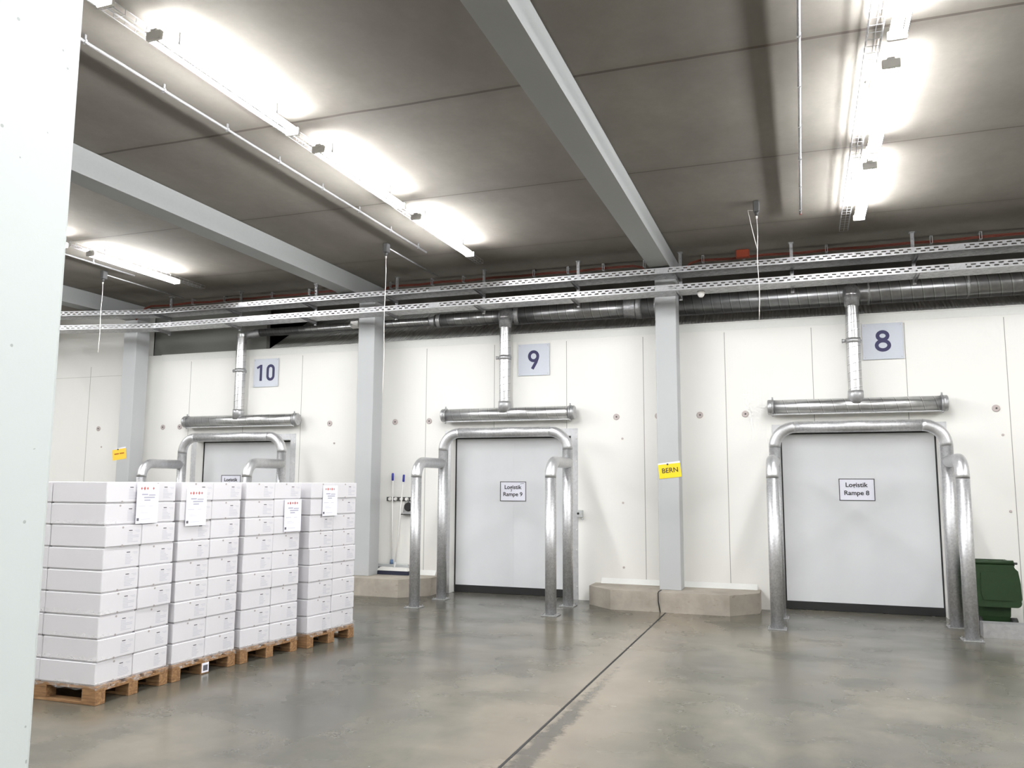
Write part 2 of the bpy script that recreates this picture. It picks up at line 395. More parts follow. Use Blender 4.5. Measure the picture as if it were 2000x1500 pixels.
# ------------------------------------------------------------------ doors
YD = 12.64
def door(n, c, num):
    t = struct(bpy.data.objects.new('door_%d' % n, None)); COL.objects.link(t); t.location = (c, YD, 0)
    tag(t, 'white insulated sliding door behind the pipe guard, loading door %s' % num, 'door', None, 'structure')
    MB().box(c-HW+.012, c-.003, YD, YD+.06, .1, DH-.015).box(c+.003, c+HW-.012, YD, YD+.06, .1, DH-.015).box(c-.01, c+.01, YD+.0025, YD+.055, .1, DH-.015).build('door_leaf', DOORM, t, (c, YD, 1.2))
    MB().box(c-HW, c+HW, YD-.012, YD+.05, .004, .115).build('bottom_sweep', BLACK, t, (c, YD, .05))
    MB().box(c-HW, c-HW+.02, YD-.01, YD+.06, .1, DH).box(c+HW-.02, c+HW, YD-.01, YD+.06, .1, DH).box(c-HW, c+HW, YD-.01, YD+.06, DH-.022, DH).build('rubber_seal', BLACK, t, (c, YD, DH))
    f = MB()
    for s in (-1, 1):
        x0, x1 = sorted((c+s*HW, c+s*(HW+.105)))
        f.box(x0, x1, YW-.008, YW, .002, 2.61)
    f.box(c-HW, c+HW, YW-.008, YW, DH, 2.61)
    fr = f.build('door_frame', STEEL, t, (c, YW, 1.3))
    for s in (-1, 1):
        for z in (.2, .75, 1.05, 1.6, 2.1, 2.45):
            xx = c+s*(HW+.085)
            MB().tube([(xx, YW-.008, z), (xx, YW-.014, z)], [.011, .007], 8).build('screw', WHITE, fr, (xx, YW-.01, z))
    if n == 2:
        MB().tube([(-3.47, YD+.001, .97), (-3.47, YD-.03, .97)], [.125, .115], 32).build('recessed_handle', BLACK, t, (-3.47, YD, .97))
door(1, DC[0], '8'); door(2, DC[1], '9'); door(3, DC[2], '10')

def door_sign(cx, cz, w_, h, num, label, smear=False):
    y = YD-.004; t = thing('door_sign', (cx, y, cz), label, 'sign', 'framed signs on the doors')
    MB().box(cx-w_/2, cx+w_/2, y, y+.0035, cz-h/2, cz+h/2).build('sign_plate', PAPER, t, (cx, y, cz))
    b = .011
    MB().box(cx-w_/2, cx+w_/2, y-.003, y, cz+h/2-b, cz+h/2).box(cx-w_/2, cx+w_/2, y-.003, y, cz-h/2, cz-h/2+b)\
        .box(cx-w_/2, cx-w_/2+b, y-.003, y, cz-h/2+b, cz+h/2-b).box(cx+w_/2-b, cx+w_/2, y-.003, y, cz-h/2+b, cz+h/2-b).build('border', DGREY, t, (cx, y, cz))
    text_mesh('lettering', 'Logistik', .088, INK, (cx-.005, y-.0012, cz+.065), t, .0017, sx=1.06)
    text_mesh('lettering', 'Rampe '+num, .088, INK, (cx-.005, y-.0012, cz-.048), t, .0017, sx=1.06)
    if smear:
        MB().ribbon([(cx-.03, cz+.035), (cx-.02, cz+.025), (cx-.035, cz-.005)], .009, y-.001, y)\
            .build('scratch', DGREY, t, (cx, y, cz))
        MB().ribbon([(cx+.12, cz+.12), (cx+.16, cz+.125), (cx+.185, cz+.125)], .006, y-.001, y).build('scratch', DGREY, t, (cx, y, cz))
k = YD/12.4
door_sign(.70*k, 1.75+(1.688-1.75)*k, .46*k, .305*k, '8', 'framed white sign reading Logistik Rampe 8 on its door')
door_sign(-4.335*k, 1.75+(1.628-1.75)*k, .435*k, .31*k, '9', 'framed white sign reading Logistik Rampe 9, scratched, on its door', True)
door_sign(-9.72*k, 1.75+(1.73-1.75)*k, .42*k, .3*k, '10', 'framed white sign on door 10, mostly hidden behind the cartons')

# ------------------------------------------------------------------ number signs on the wall
def arc(cx, cz, rx, rz, a0, a1, n=28): return [(cx+rx*math.cos(math.radians(a0+(a1-a0)*i/n)), cz+rz*math.sin(math.radians(a0+(a1-a0)*i/n))) for i in range(n+1)]
def number_sign(cx, cz, num, label):
    y = YW-.022; t = thing('number_sign', (cx, YW, cz), label, 'sign', 'door number signs on the wall')
    MB().box(cx-.262, cx+.262, y, y+.006, cz-.255, cz+.255, bev=.001).build('sign_plate', SIGN, t, (cx, y, cz))
    for sx in (-1, 1):
        for sz in (-1, 1):
            X, Z = cx+sx*.235, cz+sz*.228
            MB().tube([(X, YW, Z), (X, y-.003, Z)], .007, 10).build('spacer_bolt', GTRAY, t, (X, y, Z))
    a, b = y-.003, y-.0005; W = .049
    def dig(fn):
        m = MB(); fn(m); m.build('numeral', NAVY, t, (cx, y, cz))
    if num == '8':
        dig(lambda m: (m.ribbon(arc(cx, cz+.075, .064, .055, 0, 360, 40)[:-1], W, a, b, 0, True), m.ribbon(arc(cx, cz-.06, .08, .065, 0, 360, 40)[:-1], W, a+.0004, b+.0004, 0, True)))
    elif num == '9':
        dig(lambda m: (m.ribbon(arc(cx, cz+.055, .07, .072, 0, 360, 40)[:-1], W, a, b, 0, True), m.ribbon([(cx+.068, cz+.03), (cx+.04, cz-.045), (cx-.022, cz-.15)], W, a+.0004, b+.0004)))
    else:
        dx = -.105
        dig(lambda m: (m.ribbon([(cx+dx, cz-.145), (cx+dx, cz+.148)], W, a, b), m.ribbon([(cx+dx-.085, cz+.09), (cx+dx-.005, cz+.13)], W*.8, a+.0004, b+.0004)))
        dx = .1
        o = [(cx+dx+q[0], cz+q[1]) for q in ([(-.062, -.06), (-.062, .06)]+arc(0, .06, .062, .065, 180, 0, 14)[1:]+arc(0, -.06, .062, .065, 0, -180, 14)[:-1])]
        dig(lambda m: m.ribbon(o, W, a, b, 0, True))
number_sign(1.122, 3.75, '8', 'pale square sign with navy number 8 beside the right-hand duct')
number_sign(-4.0, 3.723, '9', 'pale square sign with navy number 9 above the middle door')
number_sign(-9.075, 3.717, '10', 'pale square sign with navy number 10 beside the left-hand duct')

# ------------------------------------------------------------------ pipe guards in front of the doors
def bend(c, r, a0, a1, u, v, n=10):
    c, u, v = Vector(c), Vector(u), Vector(v)
    return [c+u*(r*math.cos(math.radians(a0+(a1-a0)*i/n)))+v*(r*math.sin(math.radians(a0+(a1-a0)*i/n))) for i in range(n+1)]
def guard(cx, hw, label):
    t = thing('pipe_guard', (cx, 11.3, 0), label, 'guard rail', 'galvanised pipe guards at the doors')
    r, YBk, YF, ZTOP, ZS, RB, RS = .076, 11.75, 10.84, 2.525, 2.055, .27, .22
    for s in (-1, 1):
        x = cx+s*hw
        MB().tube([(x, YBk, .012), (x, YBk, ZTOP-RB)], r, 24).build('rear_post', GPOST, t, (x, YBk, 1))
        MB().tube(bend((x-s*RB, YBk, ZTOP-RB), RB, 0, 90, (s, 0, 0), (0, 0, 1)), r*1.02, 24).build('hoop_elbow', GELB, t, (x, YBk, ZTOP))
        xf = cx+s*(hw+.012)
        MB().tube([(xf, YF, .012), (xf, YF, ZS-RS)], r, 24).build('front_post', GPOST, t, (xf, YF, 1))
        MB().tube(bend((xf, YF+RS, ZS-RS), RS, 0, 90, (0, -1, 0), (0, 0, 1))+[Vector((xf, YBk-.02, ZS))], r*1.02, 24).build('side_rail', GELB, t, (xf, YF, ZS))
        for y in (YBk, YF):
            X = x if y == YBk else xf
            b = MB().box(X-.11, X+.11, y-.11, y+.11, .0005, .012, bev=.002).build('base_plate', GTRAY, t, (X, y, 0))
            for q in ((-1, -1), (1, -1), (1, 1), (-1, 1)):
                bx, by = X+q[0]*.088, y+q[1]*.088
                MB().tube([(bx, by, .012), (bx, by, .03)], .009, 6, smooth=False).build('anchor_bolt', GDARK, b, (bx, by, .012))
    MB().tube([(cx-hw+RB, YBk, ZTOP), (cx+hw-RB, YBk, ZTOP)], r, 24).build('top_rail', GPOST, t, (cx, YBk, ZTOP))
guard(.70, 1.045, 'galvanised steel pipe guard standing in front of door 8')
guard(-4.26, 1.0, 'galvanised steel pipe guard standing in front of door 9')
guard(-9.24, 1.025, 'galvanised steel pipe guard standing in front of door 10')

# ------------------------------------------------------------------ air outlets above the doors
def air_outlet(cx, x0, x1, vx, label):
    y, z, r = 12.29, 2.85, .102; t = thing('air_duct', (cx, y, z), label, 'duct', 'spiral ducts above the doors')
    h = MB().tube([(x0+.05, y, z), (x1-.05, y, z)], r, 32).build('horizontal_pipe', SPX, t, (cx, y, z))
    MB().box(x0+.08, x1-.08, y-.035, y-.005, z-r-.012, z-r+.012).build('slot_nozzle', GTRAY, h, (cx, y, z-r))
    for s, xe in ((-1, x0), (1, x1)):
        MB().tube([(xe, y, z), (xe-s*.012, y, z), (xe-s*.075, y, z)], [r*.97, r*1.06, r*1.06], 32).build('end_cap', GTRAY, t, (xe, y, z))
        cl = MB().tube([(xe-s*.055, y, z), (xe-s*.085, y, z)], r*1.1, 32).build('clamp_ring', GDARK, t, (xe-s*.07, y, z))
        MB().tube([(xe-s*.07, y-.02, z+r*1.0), (xe-s*.07, y-.02, z+r*1.38)], .011, 8).build('clamp_screw', GDARK, cl, (xe-s*.07, y, z+r))
        MB().tube([(xe-s*.07, y-.03, z-r*1.0), (xe-s*.07, y-.03, z-r*1.3)], .014, 8).build('clamp_screw', GDARK, cl, (xe-s*.07, y, z-r))
    # saddle: downward point of the branch collar
    m = MB()
    m.tube([(vx, y-.01, z+.02), (vx, y-.01, z+.15), (vx, y-.01, z+.2)], [.102, .104, .102], 32).build('branch_collar', GTRAY, t, (vx, y, z))
    rv = .09
    MB().tube([(vx, y-.01, z+.19), (vx, y-.01, 4.42)], rv, 32, caps=False).build('vertical_pipe', SPZ, t, (vx, y-.01, 3.6))
    cl = MB().tube([(vx, y-.01, 3.72), (vx, y-.01, 3.79)], rv*1.09, 32).build('pipe_clamp', GTRAY, t, (vx, y-.01, 3.755))
    MB().tube([(vx-rv*1.05, y-.01, 3.757), (vx-rv-.06, y-.01, 3.757)], [.02, .03], 14).build('clamp_knob', GDARK, cl, (vx-rv-.03, y, 3.757))
    MB().tube([(vx+rv*1.05, y-.01, 3.757), (vx+rv+.02, y-.01, 3.757)], .011, 10).build('clamp_screw', GDARK, cl, (vx+rv, y, 3.757))
    MB().box(vx-.02, vx+.02, y+.07, YW, 3.73, 3.78).build('wall_bracket', GDARK, cl, (vx, y+.1, 3.755))
air_outlet(.715, -.44, 1.87, .735, 'shiny spiral duct with a horizontal outlet pipe above door 8')
air_outlet(-4.41, -5.53, -3.29, -4.44, 'shiny spiral duct with a horizontal outlet pipe above door 9')
air_outlet(-9.5, -10.72, -8.28, -9.53, 'shiny spiral duct with a horizontal outlet pipe above door 10')

t = thing('ventilation_duct', (-2, 12.46, 4.46), 'long dull spiral ventilation duct running above the panel wall behind the columns', 'duct')
yd, zd = 12.47, 4.47
for a, b, r in ((-2.35, XR-.02, .172), (-4.35, -2.35, .15), (-5.75, -4.55, .115), (-9.3, -5.75, .072)):
    MB().tube([(a, yd, zd), (b, yd, zd)], r, 32).build('duct_section', SPM, t, ((a+b)/2, yd, zd))
for a, r0, b, r1 in ((-2.5, .152, -2.3, .176), (-4.56, .118, -4.3, .154), (-5.84, .076, -5.7, .12)):
    MB().tube([(a-.03, yd, zd), (a, yd, zd), (b, yd, zd), (b+.05, yd, zd)], [r0, r0, r1, r1], 32).build('reducer', GDARK, t, (a, yd, zd))
MB().tube([(-9.28, yd, zd)]+bend((-9.3, yd, zd), .0, 0, 1, (1, 0, 0), (0, 0, 1), 1)[:0]+[(-9.42, yd-.02, zd-.02), (-9.52, yd-.12, zd-.06), (-9.53, 12.29, zd-.12)], [.074, .078, .085, .09], 24).build('end_elbow', GDARK, t, (-9.4, yd, zd))
for vx in (.735, -4.44):
    MB().tube([(vx, 12.28, 4.24), (vx, 12.29, 4.36), (vx, 12.36, 4.45), (vx, yd-.05, zd)], [.095, .11, .13, .14], 24).build('branch_saddle', GDARK, t, (vx, 12.3, 4.4))
for x in (-2.05, .95, 2.2, 5): MB().tube([(x, yd, zd), (x+.03, yd, zd)], .18, 32).build('joint_band', GDARK, t, (x, yd, zd))

# ------------------------------------------------------------------ cable trays and their hangers
def tray(z0, z1, label):
    t = thing('cable_tray', (-3, 11.37, z0), label, 'cable tray', 'perforated cable trays along the wall')
    path = [(7.6, 0.), (-10.55, 0.), (-13.9, -.72)]
    yF, yK = 11.2, 11.55; H = z1-z0
    def flange(y, name):
        m = MB(); th = .003
        for (xa, da), (xb, db) in zip(path, path[1:]):
            def strip(s0, s1, u0, u1):
                pa, pb = xa+(xb-xa)*s0, xa+(xb-xa)*s1; ya, yb = y+da+(db-da)*s0, y+da+(db-da)*s1
                for o in (0, th): m.quad([(pa, ya+o, z0+u0*H), (pb, yb+o, z0+u0*H), (pb, yb+o, z0+u1*H), (pa, ya+o, z0+u1*H)])
            strip(0, 1, 0, .24); strip(0, 1, .42, .60); strip(0, 1, .78, 1)
            L = abs(xb-xa); n = int(L/.10)
            for row, (u0, u1) in enumerate(((.24, .42), (.60, .78))):
                for i in range(n+1):
                    s0 = (i*.10+(.05 if row else 0))/L; s1 = s0+.045/L
                    if s1 <= 1: strip(s0, s1, u0, u1)
            pa, pb = (xa, y+da), (xb, y+db)
            m.quad([(pa[0], pa[1], z1), (pb[0], pb[1], z1), (pb[0], pb[1]+.012, z1), (pa[0], pa[1]+.012, z1)])
        return m.build(name, GTRAY, t, (-3, y, z0))
    flange(yF, 'side_flange'); flange(yK, 'side_flange')
    m = MB()
    for (xa, da), (xb, db) in zip(path, path[1:]):
        m.quad([(xa, yF+da, z0), (xb, yF+db, z0), (xb, yK+db, z0), (xa, yK+da, z0)])
        L = abs(xb-xa); n = int(L/.12)
        for i in range(n):
            for j in range(4):
                s = (i+.5+(.25 if j % 2 else 0))*.12/L; X = xa+(xb-xa)*s; Y = yF+da+(db-da)*s+.05+j*.085
                m.quad([(X-.022, Y-.004, z0-.0012), (X+.022, Y-.004, z0-.0012), (X+.022, Y+.004, z0-.0012), (X-.022, Y+.004, z0-.0012)], 1)
    m.build('tray_bottom', [GTRAY, BLACK], t, (-3, 11.37, z0))
    for x in (-8.7, -5.2, -1.75, 1.9): MB().box(x-.09, x+.09, yF-.0045, yF-.001, z0+.008, z1-.006).build('splice_plate', GTRAY, t, (x, yF, z0))
    return t
tray(4.652, 4.735, 'upper of the two long perforated steel cable trays')
tray(4.402, 4.487, 'lower of the two long perforated steel cable trays')
HN = ['beside door 8, right of its duct', 'left of door 8 near the hanging cord', 'just right of the BERN column', 'second right of the duct of door 9', 'just right of the duct of door 9', 'just right of the brooms column',
      'just left of the brooms column', 'right of the duct of door 10', 'left of the duct of door 10']
HL = ['slotted steel tray hanger nearest the number 8 sign', 'slotted steel tray hanger left of the duct of door 8', 'slotted steel tray hanger just right of the BERN column',
      'slotted steel tray hanger left of the BERN column', 'slotted steel tray hanger behind the duct of door 9', 'slotted steel tray hanger right of the brooms column',
      'slotted steel tray hanger left of the brooms column', 'slotted steel tray hanger at the duct of door 10', 'slotted steel tray hanger nearest the foreground pillar']
for i in range(9):
    x = 1.46-1.5*i; y = 11.585
    t = thing('tray_hanger', (x, y, ZC), HL[i], 'bracket', 'steel hangers of the cable trays')
    m = MB(); z = 4.34
    m.box(x-.021, x-.014, y-.012, y+.012, z, ZC).box(x+.014, x+.021, y-.012, y+.012, z, ZC)
    m.box(x-.014, x+.014, y+.008, y+.012, z, ZC)
    zz = z
    while zz < ZC-.03: m.box(x-.014, x+.014, y-.012, y-.009, zz, zz+.022); zz += .052
    m.build('slotted_profile', GTRAY, t, (x, y, 4.7))
    MB().box(x-.035, x+.035, y-.03, y+.05, ZC-.006, ZC).build('ceiling_plate', GDARK, t, (x, y, ZC))
    for z0 in (4.652, 4.402):
        a = MB()
        for (o) in (-.018, .018):
            a.quad([(x+o, y-.012, z0-.004), (x+o, y-.40, z0-.004), (x+o, y-.40, z0-.014), (x+o, y-.012, z0-.05)])
        a.quad([(x-.018, y-.012, z0-.004), (x+.018, y-.012, z0-.004), (x+.018, y-.40, z0-.004), (x-.018, y-.40, z0-.004)])
        a.build('cantilever_arm', GTRAY, t, (x, y, z0))

# orange cable below the ceiling, dropping at each beam, with clips
def cable(x0, x1, label):
    y, z = 11.86, 4.985; P = [(x0, y-.05, 4.74), (x0+.08, y, 4.85), (x0+.16, y, 4.95), (x0+.3, y, z)]
    n = 9
    for i in range(1, n): P.append((x0+.3+(x1-x0-.6)*i/n, y+.008*math.sin(i*2.3), z-.014*(i % 2)))
    P += [(x1-.3, y, z), (x1-.16, y, 4.95), (x1-.08, y, 4.85), (x1, y-.05, 4.74)]
    t = thing('orange_cable', ((x0+x1)/2, y, z), label, 'cable', 'orange cables clipped below the ceiling')
    for k in range(3): MB().tube([(p[0], p[1]+.014*k, p[2]-.016*(k % 2)) for p in P], .009, 8).build('strand', ORANGE, t, (x0, y, z))
    return t
cable(-1.6, 3.1, 'orange cable bundle along the ceiling in the bay of door 8')
cable(-6.55, -1.98, 'orange cable bundle along the ceiling in the bay of door 9')
cable(-11.55, -6.95, 'orange cable bundle along the ceiling in the bay of door 10')
clx = [(-3.86, 'third right of door 9 duct'), ]
cl_names = {-7.15: 'leftmost in the bay of door 9'}
CLIPS = [2.3, 1.72, .42, -.68, -1.25, -2.10, -2.72, -3.27, -3.82, -5.0, -5.55, -6.3, -7.3, -7.85, -8.6, -9.6, -10.3]
ordn = ['first', 'second', 'third', 'fourth', 'fifth', 'sixth', 'seventh', 'eighth']
cnt = {}
for x in CLIPS:
    bay = 'door 8' if x > -1.8 else 'door 9' if x > -6.7 else 'door 10'
    cnt[bay] = cnt.get(bay, 0)+1
    o = MB().box(x-.017, x+.017, 11.83, 11.92, ZC-.012, ZC).box(x-.017, x-.01, 11.835, 11.85, ZC-.10, ZC-.01).box(x+.01, x+.017, 11.835, 11.85, ZC-.10, ZC-.01).box(x-.017, x+.017, 11.835, 11.91, ZC-.104, ZC-.096)\
        .build('cable_clip', GTRAY, None, (x, 11.87, ZC))
    tag(o, '%s steel cable clip from the right on the ceiling, bay of %s' % (ordn[cnt[bay]-1], bay), 'clip', 'ceiling clips holding the orange cables')
t = tag(MB().box(-.78, -.60, 11.70, 11.80, 4.93, ZC-.001, bev=.006).build('junction_box', ORBOX, None, (-.69, 11.75, 4.98)), 'orange junction box on the ceiling right of the BERN column', 'junction box')

# ------------------------------------------------------------------ ceiling lamps, cable baskets, conduits
def make_lamp():
    t = thing('ceiling_lamp', (0, 0, 4.93), '', 'lamp', 'twin tube lamps under the ceiling')
    L = .86
    MB().box(-.028, .028, -L, L, -.045, .0, bev=.006).build('lamp_housing', WHITE, t, local=True)
    for s in (-1, 1):
        MB().tube([(s*.045, -L+.04, -.062), (s*.045, L-.04, -.062)], .013, 8).build('tube', LAMP, t, local=True)
        MB().box(-.065, .065, s*L-.035*(s > 0), s*L+.035*(s < 0), -.082, -.015, bev=.006).build('end_holder', WHITE, t, local=True)
    MB().tube([(0, -.6, 0), (0, -.6, .109)], .005, 6).build('hanger_rod', GDARK, t, local=True)
    MB().tube([(0, .6, 0), (0, .6, .109)], .005, 6).build('hanger_rod', GDARK, t, local=True)
    for o in t.children: o.location = (0, 0, 0)
    return t
LY = [9.37, 7.27, 5.17, 3.05, .95, -1.15]
ROWS = [(.735, 'right-hand'), (-4.215, 'middle'), (-9.2, 'left-hand'), (5.7, None), (-14.2, None)]
pn = ['farthest', 'second farthest', 'third farthest', 'fourth farthest']
proto = make_lamp(); first = True
for rx, rn in ROWS:
    for i, y in enumerate(LY):
        o = proto if first else copy_tree(proto); first = False
        o.location = (rx, y, 4.93)
        vis = rn and i < {'right-hand': 3, 'middle': 4, 'left-hand': 2}[rn]
        o['label'] = '%s glowing twin tube lamp of the %s lamp row' % (pn[i], rn) if vis else 'glowing twin tube ceiling lamp of a row out of sight'
        if not vis: o['group'] = 'twin tube lamps outside the view'
def basket(x, label, y1=10.95):
    y0, z = -4.6, 4.952; m = MB(); w_, h = .05, .045; r = .0028
    for dx, dz in ((-w_, h), (-w_, 0), (0, 0), (w_, 0), (w_, h)): m.tube([(x+dx, y0, z+dz), (x+dx, y1, z+dz)], r, 4, smooth=False)
    y = y0+.05
    while y < y1:
        m.tube([(x-w_, y, z+h), (x-w_, y, z), (x+w_, y, z), (x+w_, y, z+h)], r, 4, smooth=False); y += .1
    y = .7
    while y < y1:
        m.box(x-.006, x+.006, y-.01, y+.01, z+.003, ZC-.001); y += 2.1
    tag(m.build('cable_basket', GTRAY, None, (x, 4, z)), label, 'cable basket', 'wire cable baskets beside the lamp rows')
basket(.60, 'wire mesh cable basket beside the right-hand lamp row')
basket(-4.36, 'wire mesh cable basket beside the middle lamp row')
basket(-9.33, 'wire mesh cable basket beside the left-hand lamp row')
def conduit(x, y1, z, label, tip=None):
    t = thing('conduit', (x, y1, z), label, 'conduit', 'steel conduits along the ceiling')
    MB().tube([(x, YB+.02, z), (x, y1, z)], .0125, 12).build('pipe', GTRAY, t, (x, 4, z))
    if tip: MB().tube([(x, y1, z), (x, y1+.035, z)], .0145, 12).build('end_cap', tip, t, (x, y1, z))
    y = 10.0
    while y > 0:
        if y < y1:
            MB().box(x-.0155, x+.0155, y-.01, y+.01, z-.016, z+.014).box(x-.006, x+.006, y-.008, y+.008, z+.014, ZC).build('pipe_clip', GTRAY, t, (x, y, z))
        y -= .805
conduit(.088, 10.14, 4.985, 'thin steel conduit with a red end cap left of the right-hand lamps', plain('red_brown_cap', lin(120, 50, 40), .5))
conduit(-4.9, 10.22, 4.985, 'thin steel conduit left of the middle lamp row', GDARK)
conduit(-9.85, 10.0, 4.985, 'thin steel conduit left of the left-hand lamp row')

# pull-cord switches
def pull_cord(x, y, zend, label, loop=False, pipe=True):
    t = thing('pull_cord_switch', (x, y, ZC), label, 'switch', 'ceiling pull-cord switches')
    z = 4.96
    b = MB().box(x-.035, x+.035, y-.035, y+.05, z-.05, ZC, bev=.008).tube([(x, y-.005, z-.05), (x, y-.005, z-.10)], [.026, .014], 14).build('switch_box', DGREY, t, (x, y, z))
    MB().tube([(x, y-.005, z-.095), (x, y-.005, z-.13)], .011, 10).build('cord_grip', WHITE, b, (x, y, z-.11))
    n = 10; P = [(x+.006*math.sin(i*1.1), y-.005, z-.12+(zend-z+.12)*i/n) for i in range(n+1)]
    MB().tube(P, .0042, 6).build('cord', CORD, t, (x, y, z-.5))
    if loop: MB().tube([(x-.02, y, z-.03), (x-.095, y, z-.02), (x-.09, y, z-.06), (x-.055, y, z-.25), (x-.02, y, z-.42), (x-.002, y-.005, z-.5)], .004, 6).build('cord_loop', CORD, t, (x, y, z-.3))
    if pipe: MB().tube([(x+.01, y+.04, 4.985), (x+.01, 11.55, 4.985)], .010, 10).build('feed_pipe', GTRAY, t, (x, 10.7, 4.985))
pull_cord(-5.32, 9.86, 2.89, 'dark pull-cord switch on the ceiling, long cord ending near the brooms')
pull_cord(-.40, 9.71, 3.63, 'dark pull-cord switch on the ceiling left of door 8, cord looped', True, False)
pull_cord(-10.25, 9.78, 3.74, 'dark pull-cord switch on the ceiling nearest the foreground pillar')

# small fittings
t = thing('smoke_detector', (-1.24, 11.4, 4.40), 'round white smoke detector under the lower cable tray', 'detector')
MB().tube([(-1.24, 11.4, 4.4), (-1.24, 11.4, 4.385)], .055, 24).build('base', WHITE, t, (-1.24, 11.4, 4.39))
MB().tube([(-1.24, 11.4, 4.385), (-1.24, 11.4, 4.365), (-1.24, 11.4, 4.335), (-1.24, 11.4, 4.325)], [.05, .05, .034, .02], 24).build('dome', WHITE, t, (-1.24, 11.4, 4.36))
def emergency(x, y, z, label):
    t = thing('white_sensor_box', (x, y, z), label, 'sensor', None)
    MB().box(x-.075, x+.075, y, y+.1, z-.055, z+.055, bev=.008).build('housing', WHITE, t, (x, y, z))
    MB().tube([(x-.05, y, z-.01), (x-.07, y-.05, z-.015)], [.022, .014], 12).build('sensor_nose', LGREY, t, (x, y, z))
    MB().tube([(x+.06, y+.04, z), (x+.15, y+.04, z)], .012, 8).build('mounting_arm', GDARK, t, (x, y, z))
emergency(-7.04, 11.98, 4.405, 'white sensor box on the left side of the brooms column')
emergency(-13.0, 12.25, 4.74, 'white sensor box between the trays next to the foreground pillar')

t = thing('push_button', (-3.245, YW-.05, 1.30), 'small grey push button box on the wall right of door 9', 'switch')
MB().box(-3.29, -3.20, YW-.075, YW, 1.245, 1.35, bev=.004).build('button_box', LGREY, t, (-3.245, YW-.03, 1.3))
MB().tube([(-3.262, YW-.075, 1.30), (-3.262, YW-.092, 1.30)], .017, 16).build('button', BLACK, t, (-3.262, YW-.08, 1.3))
MB().tube([(-3.225, YW-.04, 1.246), (-3.225, YW-.045, 1.215), (-3.205, YW-.03, 1.205), (-3.20, YW-.002, 1.215)], .006, 8).build('cable_tail', LGREY, t, (-3.22, YW-.03, 1.22))

RL = [(-12.9, 'left of the column with the faded yellow card'), (-11.34, 'left one of the pair left of door 10'), (-10.95, 'right one of the pair left of door 10'), (-7.73, 'between door 10 and the brooms column'),
      (-6.46, 'above the left broom'), (-5.83, 'just left of the outlet pipe of door 9'), (-2.67, 'between door 9 and the BERN column'), (-2.03, 'just left of the BERN column'),
      (-1.41, 'just right of the BERN column'), (-.76, 'just left of the outlet pipe of door 8'), (2.46, 'right of the outlet pipe of door 8')]
for x, l in RL:
    z = 2.775; t = thing('wall_rosette', (x, YW, z), 'round pinkish-grey wall plug '+l, 'wall plug', 'round plugs in a line along the wall')
    MB().tube([(x, YW, z), (x, YW-.008, z), (x, YW-.012, z)], [.048, .048, .040], 24).build('disc', ROSE, t, (x, YW, z))
    MB().tube([(x+.004, YW-.012, z), (x+.004, YW-.018, z)], .012, 10).build('centre_screw', DGREY, t, (x, YW, z))
for x, z, l in ((-2.58, 2.44, 'upper of three small caps right of door 9'), (-2.58, 1.47, 'middle of three small caps right of door 9'), (-2.58, .51, 'lowest of three small caps right of door 9'),
                (2.52, 2.42, 'upper of two small caps right of door 8'), (2.55, 1.42, 'lower of two small caps right of door 8'), (-7.63, 2.43, 'single small cap left of the brooms column'), (-12.8, 2.42, 'single small cap near the foreground pillar')):
    tag(MB().tube([(x, YW, z), (x, YW-.006, z), (x, YW-.009, z)], [.017, .017, .012], 14).build('screw_cap', ROSE, None, (x, YW, z)), l+' on the panel wall', 'screw cap', 'small caps on the wall')

# yellow cards on the columns
def card(cx, cz, rot, w_, h, body, label, mat, rough_edge=True):
    y = 11.93-.006; t = thing('yellow_card', (cx, y, cz), label, 'card', 'yellow cards hung on the columns')
    R = Matrix.Rotation(rot, 3, 'Y')
    def P(a, b): v = R @ Vector((a, 0, b)); return (cx+v.x, cz+v.z)
    MB().plate([P(-w_/2, -h/2), P(w_/2, -h/2), P(w_/2, h/2-.025), P(-w_/2, h/2-.025)], y, y+.003).build('card', mat, t, (cx, y, cz))
    MB().plate([P(-w_/2, h/2-.025), P(w_/2, h/2-.025), P(w_/2, h/2), P(-w_/2, h/2-.006)], y, y+.003).build('worn_top_edge', PAPER, t, (cx, y, cz))
    nx, nz = P(-.02, h/2-.03); MB().tube([(nx, y+.003, nz), (nx, y-.008, nz)], .014, 12).build('nail', DGREY, t, (nx, y, nz))
    if body:
        x_, z_ = P(.005, -.008); text_mesh('lettering', body, .098, INK, (x_, y-.001, z_), t, .0012, rot=-rot)
    else:
        m = MB()
        for a, b in ((-.11, -.005), (.01, .115)): m.ribbon([P(a, 0.0), P(b, 0.0)], .022, y-.001, y)
        m.build('lettering', BROWNINK, t, (cx, y, cz))
card(-1.795, 1.955, -math.radians(6), .315, .225, 'BERN', 'yellow card reading BERN nailed to a grey column', YEL)
card(-11.85, 2.265, -math.radians(7), .31, .22, None, 'faded yellow card on the column left of door 10', YEL2)

